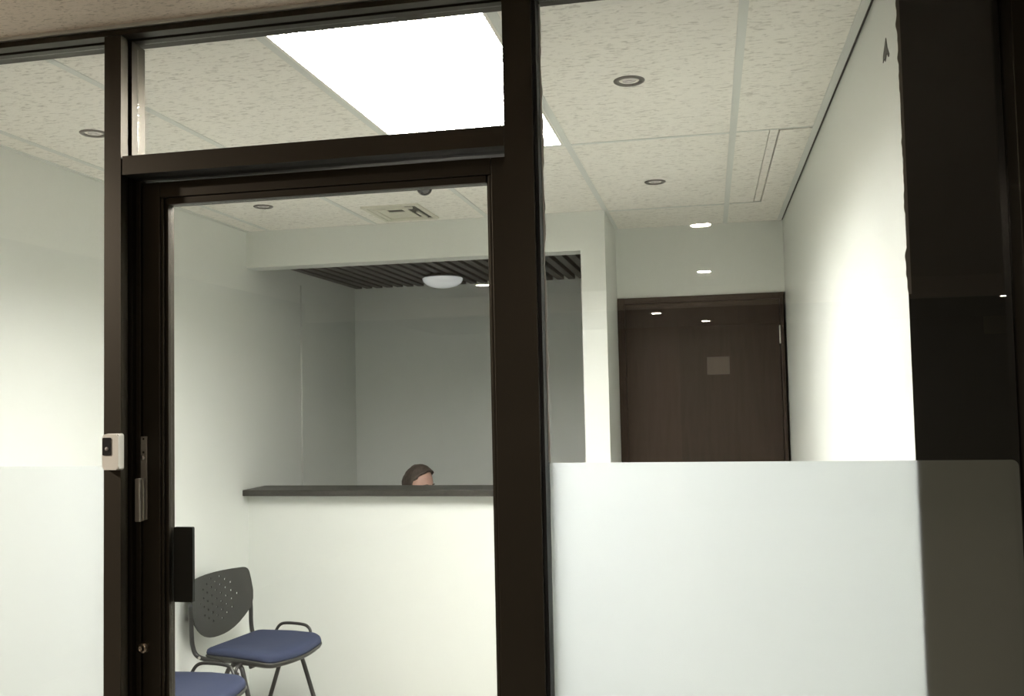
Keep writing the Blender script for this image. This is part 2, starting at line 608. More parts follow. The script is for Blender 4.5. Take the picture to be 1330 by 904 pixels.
# lock plate with pull and keyhole
lp = rel(obj('lock_plate', boxes((-.8905, -.8715, -.0045, 0, zz(-.280), zz(-.076)), bev=.0012), 'lock'), d1)
lp['label'] = 'tall champagne-coloured lock plate'
ph = obj('pull_handle', boxes((-.8925, -.8790, -.024, -.0045, zz(-.283), zz(-.178)), (-.8790, -.8745, -.014, -.0045, zz(-.281), zz(-.178)), bev=.002), 'lock')
rel(ph, d1)
bm = bmesh.new()
T = Matrix.Translation((-.8805, -.0045, zz(-.128))) @ Matrix.Rotation(PI / 2, 4, 'X')
lathe(bm, [(0, .007), (.0048, .007), (.0062, .0055), (.0066, 0)], 24, mat=T)
kh = rel(obj('keyhole', bm, 'chrome'), d1)
bm = boxes((-.8812, -.8798, -.0121, -.011, zz(-.1305), zz(-.1255)))
rel(obj('key_slot', bm, 'lock_dark'), d1)
bm = bmesh.new()
for zc in (-.0825, -.115):
    T = Matrix.Translation((-.8808, -.0045, zz(zc))) @ Matrix.Rotation(PI / 2, 4, 'X')
    lathe(bm, [(0, .0012), (.0022, .0012), (.0028, 0)], 14, mat=T)
rel(obj('screws', bm, 'lock_dark'), d1)
bm = bmesh.new()
T = Matrix.Translation((-.882, 0, zz(-.590))) @ Matrix.Rotation(PI / 2, 4, 'X')
lathe(bm, [(0, .010), (.0045, .010), (.0048, .013), (.0115, .012), (.0135, .006), (.0140, 0)], 28, mat=T)
rel(obj('lock_cylinder', bm, 'brass'), d1)['label'] = 'small round lock cylinder low on the stile'
bm = boxes((-.8828, -.8812, -.0106, -.0098, zz(-.594), zz(-.586)))
rel(obj('cylinder_slot', bm, 'lock_dark'), d1)

# --- card reader on the left upright
cr = empty('card_reader', (-.9165, -.0622, zz(-.108)))
tag(cr, 'small ivory reader box with black window on the left bronze upright', 'card reader')
bm = bmesh.new()
prism(bm, rrect(-.026, .021, -.046, .042, .006), 1, -.020, 0)
for v in bm.verts:
    if v.co.y < -.01:
        v.co.x *= .93
        v.co.z *= .96
bmesh.ops.bevel(bm, geom=[e for e in bm.edges if all(v.co.y < -.01 for v in e.verts)], offset=.0025, segments=2, affect='EDGES')
obj('housing', bm, 'reader', cr)
bm = bmesh.new()
prism(bm, rrect(-.0225, .0005, -.0095, .033, .003), 1, -.0215, -.0195)
obj('reader_window', bm, 'reader_dark', cr)['label'] = 'black gloss window'
bm = bmesh.new()
lathe(bm, [(0, .002), (.004, .0018), (.0048, 0)], 20, mat=Matrix.Translation((-.0105, -.0213, .006)) @ Matrix.Rotation(PI / 2, 4, 'X'))
obj('finger_sensor', bm, 'reader_lens', cr)

# --- black flat box fixed on the inside of the door glass
bp = empty('black_panel', (-.797, .0275, zz(-.393)))
tag(bp, 'black rectangular panel on the door glass beside the lock stile, covering a chair back', 'panel')
bm = bmesh.new()
prism(bm, rrect(-.022, .0295, -.092, .091, .003), 1, .0, .010)
obj('housing', bm, 'black_panel', bp)
bm = bmesh.new()
prism(bm, rrect(-.020, .0275, -.090, .089, .002), 1, .010, .012)
obj('cover', bm, 'black_panel', bp)

# ------------------------------------------------------------------ ceiling fittings
# fluorescent troffer
t = empty('ceiling_light', (-.3055, .694, ZC))
tag(t, 'large glowing fluorescent ceiling light with louver above the glass door', 'ceiling light')
hx, hy = .293, .640
bm = boxes((-hx, -hx + .010, -hy, hy, -.001, .10), (hx - .010, hx, -hy, hy, -.001, .10), (-hx + .01, hx - .01, -hy, -hy + .010, -.001, .10),
           (-hx + .01, hx - .01, hy - .01, hy, -.001, .10), (-hx, hx, -hy, hy, .10, .11))
obj('housing', bm, 'white_metal', t)
bm = boxes((-hx + .014, hx - .014, -hy + .078, hy - .014, .014, .022))
obj('diffuser', bm, 'troffer_lamp', t)['label'] = 'glowing white diffuser'
bm = bmesh.new()
nx, ny = 23, 50
for k in range(1, nx):
    x = -hx + .01 + (2 * hx - .02) * k / nx
    box(bm, x - .0009, x + .0009, -hy + .01, hy - .01, .002, .0085)
for k in range(1, ny):
    y = -hy + .01 + (2 * hy - .02) * k / ny
    box(bm, -hx + .01, hx - .01, y - .0009, y + .0009, .0025, .0080)
obj('louver', bm, 'white_metal', t)


def downlight():
    root = empty('recessed_downlight', (0, 0, 0))
    bm = bmesh.new()
    lathe(bm, [(.028, .010), (.030, -.001), (.034, -.0045), (.042, -.005), (.0465, -.002), (.047, .002)], 36)
    obj('trim_ring', bm, 'ring', root)
    bm = bmesh.new()
    lathe(bm, [(.0295, .009), (.0280, .004), (.020, .001)], 32, mi=0)
    obj('reflector', bm, 'bulb_dark', root)
    bm = bmesh.new()
    lathe(bm, [(.021, .003), (.0200, -.001), (.015, -.0025), (.008, -.002), (.005, -.0008), (0, -.0006)], 32)
    obj('lamp', bm, 'bulb', root)
    return root


def copy_tree(o, parent=None):
    c = o.copy()
    C.objects.link(c)
    if parent:
        c.parent = parent
    for ch in o.children:
        copy_tree(ch, c)
    return c


dl0 = downlight()
spots = [(.283, .687, 'round unlit recessed downlight nearest the glass in ceiling right of the door'),
         (.282, 2.065, 'round unlit recessed downlight in ceiling just before the door alcove'),
         (-1.554, .737, 'round unlit recessed downlight in ceiling behind the left glass panel'),
         (-1.573, 2.033, 'round unlit recessed downlight seen through door glass, left of the air vent')]
for i, (x, y, lab) in enumerate(spots):
    o = dl0 if i == 0 else copy_tree(dl0)
    o.location = (x, y, ZC + .003)
    tag(o, lab, 'downlight', 'recessed downlights in the office ceiling')

# air vent
v = empty('air_vent', (-.995, 2.365, ZC))
tag(v, 'square off-white ceiling air vent with broken louvers before the soffit', 'air vent')
ax, ay = .145, .185
bm = boxes((-ax, ax, -ay, -ay + .022, -.006, .004), (-ax, ax, ay - .022, ay, -.006, .004), (-ax, -ax + .022, -ay + .022, ay - .022, -.006, .004),
           (ax - .022, ax, -ay + .022, ay - .022, -.006, .004), bev=.0015)
obj('frame', bm, 'vent_white', v)
obj('backing', boxes((-ax + .02, ax - .02, -ay + .02, ay - .02, .0005, .0025)), 'vent_dark', v)
for k in range(1, 2):
    f = 1 - k * .21
    gx, gy = (ax - .018) * f, (ay - .018) * f
    bm = bmesh.new()
    wd = .012
    box(bm, -gx, gx, -gy, -gy + wd, -.010, -.001)
    box(bm, -gx, gx, gy - wd, gy, -.010, -.001)
    box(bm, -gx, -gx + wd, -gy + wd, gy - wd, -.010, -.001)
    if k == 1:
        box(bm, gx - wd, gx, -gy * .2, gy - wd, -.010, -.001)
    obj('louver', bm, 'vent_white', v)
obj('blank_plate', boxes((-.121, -.045, -.161, .161, -.004, -.0005), (-.0449, .062, -.161, -.112, -.004, -.0005), (-.0449, .062, -.035, .161, -.004, -.0005),
                         (.036, .062, -.1119, -.0351, -.004, -.0005)), 'vent_white', v)

# dome camera
dc = empty('dome_camera', (-.695, 1.79, ZC))
tag(dc, 'small dark dome security camera on ceiling near the air vent', 'security camera')
bm = bmesh.new()
lathe(bm, [(0, .001), (.046, .001), (.046, -.014), (.043, -.018), (.034, -.019)], 32)
obj('base', bm, 'cam_base', dc)
bm = bmesh.new()
lathe(bm, [(.034, -.018)] + [(.034 * math.cos(a), -.020 - .032 * math.sin(a)) for a in [k * PI / 16 for k in range(8)]] + [(0, -.052)], 32)
obj('dome', bm, 'cam_dome', dc)

# surface dome lamp on the slat ceiling
lm = empty('dome_ceiling_lamp', (-1.165, 3.70, ZSL))
tag(lm, 'unlit round opal dome lamp, given a faint glow, on the dark slatted ceiling', 'ceiling lamp')
bm = bmesh.new()
lathe(bm, [(0, .002), (.085, .002), (.085, -.010), (.120, -.016), (.123, -.022), (.118, -.026), (.0, -.026)], 40)
obj('base', bm, 'dome_base', lm)
bm = bmesh.new()
lathe(bm, [(.126, -.022), (.131, -.026)] + [(.130 * math.cos(a), -.028 - .058 * math.sin(a)) for a in [k * PI / 20 for k in range(10)]] + [(0, -.086)], 40)
obj('shade', bm, 'dome_glass', lm)


# ------------------------------------------------------------------ visitor chair (front towards +x)
def curve_back(u, z):
    """backrest surface: u across, z up -> x"""
    return -.232 - .085 * (z - .48) - .048 * (1 - (u / .225) ** 2)


def backrest():
    W2, ZT, ZB = .222, .762, .462
    out = []
    for k in range(13):                                  # lower rim, a wide shield curve
        a = -1 + 2 * k / 12
        u = a * .205
        z = ZB + .100 * abs(a) ** 2.4
        out.append((u, z))
    out += [(.219, .598), (.222, .64), (.217, .69), (.211, .728)]
    for k in range(5):
        a = PI / 2 * k / 4
        out.append((.178 + .032 * math.cos(a), .728 + .033 * math.sin(a)))
    for k in range(1, 6):
        u = .178 - .356 * k / 6
        out.append((u, .761 + .004 * (1 - (u / .178) ** 2)))
    for k in range(5):
        a = PI / 2 + PI / 2 * k / 4
        out.append((-.178 + .032 * math.cos(a), .728 + .033 * math.sin(a)))
    out += [(-.211, .728), (-.217, .69), (-.222, .64), (-.219, .598)]
    # clean duplicates
    o2 = []
    for p in out:
        if not o2 or (Vector(p) - Vector(o2[-1])).length > .004:
            o2.append(p)
    out = o2
    verts = [Vector(p) for p in out]
    edges = [(k, (k + 1) % len(out)) for k in range(len(out))]
    holes = []
    for c in range(-4, 5):
        for r in range(-4, 5):
            u = c * .0335
            z = .64 + r * .040 + (.020 if c % 2 else 0)
            if abs(u) / .15 + abs(z - .64) / .135 < 1.12 and abs(z - .64) < .10:
                holes.append((u, z))
    hr = .0056
    for (u, z) in holes:
        b0 = len(verts)
        for k in range(8):
            verts.append(Vector((u + hr * math.cos(2 * PI * k / 8), z + hr * math.sin(2 * PI * k / 8))))
        edges += [(b0 + k, b0 + (k + 1) % 8) for k in range(8)]
    for i in range(-10, 11):
        for j in range(0, 16):
            p = Vector((i * .021, .49 + j * .0205))
            if all((p - Vector(h)).length > hr * 2 for h in holes) and abs(p.x) < .2 and p.y > ZB + .012 + .100 * (abs(p.x) / .205) ** 2.4 and p.y < .745:
                verts.append(p)
    vo, eo, fo, *_ = geometry.delaunay_2d_cdt(verts, edges, [], 1, 1e-5)
    bm = bmesh.new()
    th = .007

    def hole(c):
        return any((c - Vector(h)).length < hr * .93 for h in holes)
    F_ = [f for f in fo if not hole(sum((vo[i] for i in f), Vector((0, 0))) / len(f))]
    A = {}
    for i in {i for f in F_ for i in f}:
        u, z = vo[i]
        xx = curve_back(u, z)
        A[i] = bm.verts.new((xx, u, z))
    for f in F_:
        try:
            bm.faces.new([A[i] for i in f]).smooth = True
        except ValueError:
            pass
    bmesh.ops.recalc_face_normals(bm, faces=bm.faces)
    bmesh.ops.solidify(bm, geom=list(bm.faces), thickness=th)
    for e in bm.edges:
        if len(e.link_faces) == 2 and e.calc_face_angle(0) > .6:
            e.smooth = False
    return bm


def seat_outline(grow=0, n=6):
    P = []
    hw_f, hw_b = .228 + grow, .205 + grow
    xf, xb = .205 + grow, -.205 - grow
    # front edge bows forward, rounded corners
    for k in range(9):
        a = -1 + 2 * k / 8
        P.append((xf + .020 * (1 - a * a), a * (hw_f - .07)))
    for k in range(1, 7):
        a = PI / 2 * k / 6
        P.append((xf - .07 + .07 * math.cos(a), hw_f - .07 + .07 * math.sin(a)))
    P.append((0, hw_f - .004))
    for k in range(0, 5):
        a = PI / 2 + PI / 2 * k / 4
        P.append((xb + .03 + .03 * math.cos(a), hw_b - .03 + .03 * math.sin(a)))
    for k in range(0, 5):
        a = PI + PI / 2 * k / 4
        P.append((xb + .03 + .03 * math.cos(a), -hw_b + .03 + .03 * math.sin(a)))
    P.append((0, -hw_f + .004))
    for k in range(0, 6):
        a = 1.5 * PI + PI / 2 * k / 6
        P.append((xf - .07 + .07 * math.cos(a), -hw_f + .07 + .07 * math.sin(a)))
    return P


def seat_z(x, y):
    z = 0
    if x > .08:
        z -= .55 * (x - .08) ** 2 * 2.2            # waterfall front
    z -= .010 * max(0, 1 - (y / .2) ** 2) * max(0, 1 - ((x + .05) / .2) ** 2)
    z += -.02 * (-(x) if x < 0 else 0)
    return z


def layered(levels, zbase):
    """stack of scaled seat outlines: (scale, dz)"""
    bm = bmesh.new()
    rings = []
    P = [(x * .95, y * .97) for x, y in seat_outline()]
    for sc, dz in levels:
        rings.append([bm.verts.new((x * sc, y * sc, zbase + dz + seat_z(x * sc, y * sc))) for x, y in P])
    n = len(P)
    for A, B in zip(rings, rings[1:]):
        for k in range(n):
            bm.faces.new((A[k], A[(k + 1) % n], B[(k + 1) % n], B[k])).smooth = True
    for ring in (rings[0], rings[-1]):
        c = bm.verts.new((0, 0, ring[0].co.z * 0 + sum(v.co.z for v in ring) / n))
        # inner ring for smooth tops
        for k in range(n):
            bm.faces.new((ring[k], ring[(k + 1) % n], c)).smooth = True
    return bm


def visitor_chair():
    root = empty('visitor_chair', (0, 0, 0))
    pad = layered([(.93, .0), (.985, .004), (1.0, .014), (.985, .026), (.95, .033), (.85, .037), (.6, .036), (.3, .034)], .428)
    obj('seat_pad', pad, 'chair_blue', root)['label'] = 'blue upholstered seat pad'
    sh = layered([(.55, -.030), (.9, -.026), (.985, -.012), (1.012, .001), (1.005, .006), (.93, .004)], .427)
    obj('seat_shell', sh, 'chair_plastic', root)
    obj('backrest', backrest(), 'chair_plastic', root)['label'] = 'black perforated plastic backrest'
    for s in (-1, 1):
        y = s * .205
        bm = bmesh.new()
        # back post: from the seat rail, bending up behind the backrest edge
        tube(bm, [(-.08, s * .19, .408), (-.17, s * .198, .408), (-.228, s * .206, .425), (-.248, s * .212, .475), (-.252, s * .214, .56), (-.258, s * .213, .66)], .0105)
        obj('back_post', bm, 'chair_tube', root)
        bm = bmesh.new()
        tube(bm, [(-.02, s * .196, .405), (.02, s * .205, .395), (.05, s * .214, .34), (.155, s * .232, .012)], .0105)
        tube(bm, [(.1545, s * .232, .016), (.156, s * .2322, .0)], .0125)
        obj('leg', bm, 'chair_tube', root)
        bm = bmesh.new()
        tube(bm, [(.0, s * .196, .405), (-.03, s * .205, .392), (-.06, s * .213, .34), (-.185, s * .226, .012)], .0105)
        tube(bm, [(-.1845, s * .226, .016), (-.186, s * .2262, .0)], .0125)
        obj('leg', bm, 'chair_tube', root)
        bm = bmesh.new()
        if s > 0:
            tube(bm, [(-.105, .195, .415), (-.105, .226, .452), (-.085, .234, .478), (-.045, .236, .487), (.035, .236, .487), (.075, .234, .478),
                      (.097, .226, .452), (.097, .195, .415)], .0075)
            obj('linking_loop', bm, 'chair_tube', root)
        else:
            tube(bm, [(.03, -.19, .412), (.03, -.225, .410), (.03, -.245, .398), (.03, -.250, .380), (.03, -.236, .372)], .007)
            obj('linking_hook', bm, 'chair_tube', root)
    bm = bmesh.new()
    tube(bm, [(-.10, -.19, .404), (-.10, .19, .404)], .0095)
    tube(bm, [(.07, -.20, .398), (.07, .20, .398)], .0095)
    obj('cross_rail', bm, 'chair_tube', root)
    for s in (-1, 1):
        bm = bmesh.new()
        T = Matrix.Translation((-.205, s * .2145, .418)) @ Matrix.Rotation(-s * PI / 2, 4, 'X')
        lathe(bm, [(0, .006), (.006, .005), (.007, 0)], 12, mat=T)
        obj('bolt', bm, 'chrome', root)
    return root


ch = visitor_chair()
ch.location = (-1.60, 2.075, 0)
ch.rotation_euler = (0, 0, -.19)
tag(ch, 'blue-seated visitor chair with perforated black back, beside the white counter front', 'chair', 'blue visitor chairs along the left wall')
ch2 = copy_tree(ch)
ch2.location = (-1.615, 1.355, 0)
ch2.rotation_euler = (0, 0, -.12)
tag(ch2, 'nearer blue-seated visitor chair cut off by the door stile, in front of the other chair', 'chair', 'blue visitor chairs along the left wall')


# ------------------------------------------------------------------ seated person behind the counter
def skin_mesh(joints, edges, root_i=0, sub=2):
    """joints: (co, radius) ; returns evaluated bmesh of a Skin + Subdivision surface"""
    me = bpy.data.meshes.new('tmp')
    me.from_pydata([j[0] for j in joints], edges, [])
    o = bpy.data.objects.new('tmp', me)
    C.objects.link(o)
    md = o.modifiers.new('s', 'SKIN')
    md.use_smooth_shade = True
    if not me.skin_vertices:
        bmt = bmesh.new()
        bmt.from_mesh(me)
        bmt.verts.layers.skin.verify()
        bmt.to_mesh(me)
        bmt.free()
    for i, j in enumerate(joints):
        r = j[1]
        me.skin_vertices[0].data[i].radius = r if isinstance(r, tuple) else (r, r)
        me.skin_vertices[0].data[i].use_root = (i == root_i)
    sd = o.modifiers.new('d', 'SUBSURF')
    sd.levels = sd.render_levels = sub
    dg = bpy.context.evaluated_depsgraph_get()
    ev = o.evaluated_get(dg)
    m2 = ev.to_mesh()
    bm = bmesh.new()
    bm.from_mesh(m2)
    ev.to_mesh_clear()
    bpy.data.objects.remove(o)
    bpy.data.meshes.remove(me)
    return bm


def remesh(bm, vox, smooth=6):
    me = bpy.data.meshes.new('tmp')
    bm.to_mesh(me)
    bm.free()
    o = bpy.data.objects.new('tmp', me)
    C.objects.link(o)
    r = o.modifiers.new('r', 'REMESH')
    r.mode = 'VOXEL'
    r.voxel_size = vox
    r.use_smooth_shade = True
    if smooth:
        sm = o.modifiers.new('s', 'SMOOTH')
        sm.iterations = smooth
        sm.factor = .5
    dg = bpy.context.evaluated_depsgraph_get()
    ev = o.evaluated_get(dg)
    m2 = ev.to_mesh()
    b2 = bmesh.new()
    b2.from_mesh(m2)
    ev.to_mesh_clear()
    bpy.data.objects.remove(o)
    bpy.data.meshes.remove(me)
    for f in b2.faces:
        f.smooth = True
    return b2


def g(a, s):
    return math.exp(-(a / s) ** 2)


def head_mesh():
    """face looks along +x, centre between the ears at the origin, about 0.235 tall"""
    bm = bmesh.new()
    bmesh.ops.create_icosphere(bm, subdivisions=5, radius=1)
    for v in bm.verts:
        n = v.co.copy()
        x, y, z = n
        # skull: long, narrower than tall
        rx = .096 if x < 0 else .092
        p = Vector((x * rx, y * .076, z * .118))
        # jaw: narrow and forward below
        if z < 0:
            t = -z
            p.y *= 1 - .34 * t ** 1.6
            p.x += .018 * t * (1 if x > 0 else .3)
            if x < 0:
                p.x *= 1 - .55 * t ** 1.3
        if x > .2:
            fx = (x - .2) / .8
            Y, Z = p.y, p.z
            p.x -= .006 * fx                                         # flatter face
            p.x += .005 * g(Z - .030, .012) * g(Y, .05)              # brow
            p.x -= .011 * g(Z - .012, .013) * (g(Y - .032, .016) + g(Y + .032, .016))   # eye sockets
            p.x += .024 * g(Z + .028, .014) * g(Y, .0125)            # nose tip
            p.x += .014 * g(Z + .006, .018) * g(Y, .010)             # bridge
            p.x += .006 * g(Z + .032, .008) * (g(Y - .013, .007) + g(Y + .013, .007))
            p.x += .007 * g(Z + .058, .007) * g(Y, .022)             # lips
            p.x += .006 * g(Z + .071, .006) * g(Y, .020)
            p.x -= .004 * g(Z + .0645, .0035) * g(Y, .024)
            p.x += .010 * g(Z + .100, .014) * g(Y, .022)             # chin
        v.co = p
    return bm


HEADC = Vector((-1.170, 3.135, 1.084))      # between the ears
HROT = Euler((0, math.radians(17), math.radians(-22)), 'XYZ').to_matrix().to_4x4()
HM = Matrix.Translation(HEADC) @ HROT


def ear(s):
    bm = bmesh.new()
    bmesh.ops.create_uvsphere(bm, u_segments=20, v_segments=14, radius=1)
    for v in bm.verts:
        x, y, z = v.co
        r = math.hypot(x, z)
        dish = -.35 * max(0, 1 - (r / .75) ** 2) if y * s > 0 else 0
        v.co = Vector((x * .018 - .004 * z, (y * .007 + s * dish * .012), z * .031 * (1 if z > 0 else .9)))
        v.co = Matrix.Rotation(s * .35, 3, 'Z') @ v.co + Vector((-.006, s * .077, -.002))
    return bm


def join(bms):
    out = bmesh.new()
    for b in bms:
        me = bpy.data.meshes.new('t')
        b.to_mesh(me)
        b.free()
        out.from_mesh(me)
        bpy.data.meshes.remove(me)
    return out


PX, PY = -1.30, 3.30                       # pelvis
fwd = Vector((.80, -.60, 0)).normalized()
side = Vector((fwd.y, -fwd.x, 0))          # the man's right-hand side is +side


def B(f, s_, z):
    return Vector((PX, PY, 0)) + fwd * f + side * s_ + Vector((0, 0, z))


def person():
    root = empty('person', (PX, PY, 0))
    J, E_ = [], []

    def j(p, r):
        J.append((p, r))
        return len(J) - 1

    def ln(*ids):
        for a, b in zip(ids, ids[1:]):
            E_.append((a, b))
    pel = j(B(0, 0, .49), (.125, .10))
    bel = j(B(.02, 0, .60), (.13, .10))
    ch_ = j(B(.07, 0, .76), (.15, .105))
    cl = j(B(.105, 0, .885), (.11, .075))
    nk = j(B(.115, 0, .955), .056)
    hd = j(HEADC + Vector((-.02, .012, -.055)), .052)
    ln(pel, bel, ch_, cl, nk, hd)
    hands = []
    for s_ in (-1, 1):
        sh = j(B(.10, s_ * .175, .865), .056)
        el = j(B(.16, s_ * .235, .63), .042)
        wr_ = j(B(.385, s_ * .12, .625), .027)
        hb = j(B(.43, s_ * .10, .622), (.034, .018))
        hm = j(B(.475, s_ * .085, .618), (.040, .015))
        ln(cl, sh, el, wr_, hb, hm)
        hands.append((s_, B(.475, s_ * .085, .618), B(.43, s_ * .10, .622)))
        hip = j(B(.02, s_ * .09, .47), .088)
        kn = j(B(.43, s_ * .12, .475), .060)
        cf = j(B(.44, s_ * .12, .34), .056)
        an = j(B(.41, s_ * .12, .09), .036)
        ft = j(B(.46, s_ * .125, .045), .040)
        toe = j(B(.60, s_ * .14, .030), .032)
        ln(pel, hip, kn, cf, an, ft, toe)
    body = skin_mesh(J, E_, 0, 2)
    parts = [body]
    for s_, palm, wb in hands:
        d = (palm - wb).normalized()
        lat = side * s_
        up = Vector((0, 0, 1))
        for k, (off, L) in enumerate(((.030, .070), (.010, .082), (-.010, .076), (-.029, .060))):
            b0 = palm + lat * -off * 1.0 - d * .02
            p1 = palm + lat * -off * 1.1 + d * .022
            p2 = p1 + d * L * .45 - up * .008
            p3 = p2 + d * L * .32 - up * .018
            p4 = p3 + d * L * .18 - up * .016
            parts.append(skin_mesh([(b0, .009), (p1, .0095), (p2, .0088), (p3, .0080), (p4, .0066)], [(0, 1), (1, 2), (2, 3), (3, 4)], 0, 2))
        t0 = wb - lat * .012 + d * .008
        t1 = wb - lat * .040 + d * .034 - up * .006
        t2 = t1 - lat * .014 + d * .034 - up * .008
        t3 = t2 + d * .026 - up * .008
        parts.append(skin_mesh([(t0, .013), (t1, .0125), (t2, .0105), (t3, .008)], [(0, 1), (1, 2), (2, 3)], 0, 2))
    for b in (head_mesh(), ear(1), ear(-1)):
        b.transform(HM)
        parts.append(b)
    full = remesh(join(parts), .0048, 3)
    o = obj('body', full, 'skin', root)
    o.matrix_parent_inverse = Matrix.Translation((-PX, -PY, 0))

    def add(name, bm, mat, smooth=True, label=None):
        q = obj(name, bm, mat, root, smooth)
        q.matrix_parent_inverse = Matrix.Translation((-PX, -PY, 0))
        if label:
            q['label'] = label
        return q
    # eyes, brows and mouth
    for s_ in (-1, 1):
        bm = bmesh.new()
        bmesh.ops.create_uvsphere(bm, u_segments=18, v_segments=12, radius=.0115)
        for f in bm.faces:
            f.material_index = 1 if f.calc_center_median().x > .0099 else 0
        bmesh.ops.translate(bm, verts=bm.verts, vec=(.0735, s_ * .032, .012))
        bm.transform(HM)
        add('eye', bm, ['eye', 'iris'])
        bm = bmesh.new()
        tube(bm, [(.081, s_ * .014, .031), (.0815, s_ * .030, .036), (.071, s_ * .050, .031)], .0034, 8)
        bm.transform(HM)
        add('eyebrow', bm, 'hair')
    bm = bmesh.new()
    tube(bm, [(.086, -.024, -.064), (.096, -.010, -.061), (.097, 0, -.0625), (.096, .010, -.061), (.086, .024, -.064)], .0038, 8)
    bm.transform(HM)
    add('lips', bm, 'lip')
    # hair: a cap over skull back and top, receding at the temples, a raised tuft in front
    bm = bmesh.new()
    bmesh.ops.create_icosphere(bm, subdivisions=5, radius=1)
    kill = []
    for v in bm.verts:
        x, y, z = v.co
        hair = z > (.10 + .55 * max(0, x + .05) if x > -.15 else -.38)
        # hairline over forehead, dipping to sideburns beside the ears
        line = -.55 if x < -.2 else (-.15 + 1.2 * (x + .2))
        if abs(y) > .80 and -.05 < x < .16:
            line = -.30
        line = min(line, .80) + .10 * noise.noise(v.co * 9) + .06 * noise.noise(v.co * 22)
        if z < line:
            kill.append(v)
            continue
        lift = .010 + .004 * noise.noise(v.co * 5) + .003 * noise.noise(v.co * 16)
        edge = min(1, (z - line) / .18)
        lift *= .35 + .65 * edge
        lift += .013 * g(x - .62, .22) * g(z - .74, .22)              # front tuft
        rx = .096 if x < 0 else .092
        p = Vector((x * rx, y * .076, z * .118))
        if z < 0:
            t_ = -z
            p.y *= 1 - .34 * t_ ** 1.6
            if x < 0:
                p.x *= 1 - .55 * t_ ** 1.3
        nrm = Vector((x / rx, y / .076, z / .118)).normalized()
        v.co = p + nrm * lift
    bmesh.ops.delete(bm, geom=kill, context='VERTS')
    bmesh.ops.solidify(bm, geom=list(bm.faces), thickness=.009)
    bm.transform(HM)
    add('hair', bm, 'hair', label='short dark brown hair')
    # clothes: shells a little outside the body
    J, E_ = [], []
    pel = j(B(0, 0, .50), (.137, .112))
    bel = j(B(.02, 0, .60), (.142, .112))
    ch_ = j(B(.07, 0, .76), (.162, .117))
    cl = j(B(.103, 0, .890), (.135, .100))
    nk = j(B(.112, 0, .945), .076)
    ln(pel, bel, ch_, cl, nk)
    for s_ in (-1, 1):
        sh = j(B(.10, s_ * .175, .865), .068)
        el = j(B(.16, s_ * .235, .63), .056)
        wr_ = j(B(.345, s_ * .137, .626), .042)
        ln(cl, sh, el, wr_)
    add('shirt', remesh(skin_mesh(J, E_, 0, 2), .006, 4), 'shirt', label='grey long-sleeved shirt')
    J, E_ = [], []
    pel = j(B(0, 0, .49), (.142, .112))
    wst = j(B(.02, 0, .60), (.147, .117))
    ln(pel, wst)
    for s_ in (-1, 1):
        hip = j(B(.03, s_ * .09, .475), .100)
        kn = j(B(.435, s_ * .12, .475), .072)
        cf = j(B(.445, s_ * .12, .34), .068)
        an = j(B(.415, s_ * .12, .10), .056)
        ln(pel, hip, kn, cf, an)
    add('trousers', remesh(skin_mesh(J, E_, 0, 2), .006, 4), 'trousers', label='dark trousers')
    for s_ in (-1, 1):
        b = skin_mesh([(B(.40, s_ * .12, .055), .050), (B(.47, s_ * .126, .05), .048), (B(.62, s_ * .142, .040), .038)], [(0, 1), (1, 2)], 0, 2)
        for v_ in b.verts:
            v_.co.z = max(v_.co.z, .002)
        add('shoe', b, 'shoe')
    return root


tag(person(), 'person with short dark hair, face lowered, only top of head above the counter', 'person')

# low office stool he sits on
st = empty('office_stool', (PX, PY, 0))
tag(st, 'low black office stool hidden under the person behind the counter', 'stool')
bm = bmesh.new()
lathe(bm, [(0, .362), (.17, .362), (.19, .352), (.19, .325), (.165, .315), (0, .315)], 32)
obj('seat', bm, 'chair_plastic', st)
bm = bmesh.new()
lathe(bm, [(0, .314), (.025, .314), (.025, .11), (.04, .10), (.04, .06), (0, .06)], 20)
obj('column', bm, 'chair_tube', st)
for k in range(5):
    a = 2 * PI * k / 5
    bm = bmesh.new()
    tube(bm, [(.03 * math.cos(a), .03 * math.sin(a), .08), (.26 * math.cos(a), .26 * math.sin(a), .055)], .014)
    lathe(bm, [(0, .055), (.018, .05), (.025, .026), (.018, .003), (0, 0)], 12, mat=Matrix.Translation((.25 * math.cos(a), .25 * math.sin(a), 0)))
    obj('leg', bm, 'chair_tube', st)

# ------------------------------------------------------------------ the hallway on the viewer's side
HXL, HXR, HYB = -3.3, 4.7, -11.0
struct(obj('floor_hall', boxes((HXL, HXR, HYB - .1, 0, -.1, 0)), 'hall_floor'), 'beige hallway floor in front of the glass', 'floor')
bm = boxes((HXL, HXR, -6.3, -.0665, ZC + .004, ZC + .03))
struct(obj('ceiling_hall', bm, 'tile_hall'), 'beige fissured hallway ceiling above the head bar', 'ceiling')
bm = boxes((HXL, HXR, -.0665, -.052, ZC - .0035, ZC + .02), bev=.001)
struct(obj('trim_9', bm, 'tee'), 'thin pale ceiling angle along the head bar', 'trim')
bm = boxes((HXL, HXR, HYB, -6.45, zz(.925), zz(.95)))
struct(obj('ceiling_hall_far', bm, 'hall_dark'), 'dark lower ceiling at the far end of the hallway', 'ceiling')
struct(obj('wall_beam', boxes((HXL, HXR, -6.45, -6.3, zz(.77), ZC + .03)), 'hall_beam'), 'pale header beam across the hallway, mirrored in the glass', 'beam')
struct(obj('wall_hall_left', boxes((HXL - .1, HXL, HYB, 0, 0, ZC + .05)), 'hall_side'), 'brown side wall at the left of the hallway', 'wall')
struct(obj('wall_hall_right', boxes((HXR, HXR + .1, HYB, 0, 0, ZC + .05)), 'hall_dark'), 'dark side wall at the right of the hallway', 'wall')
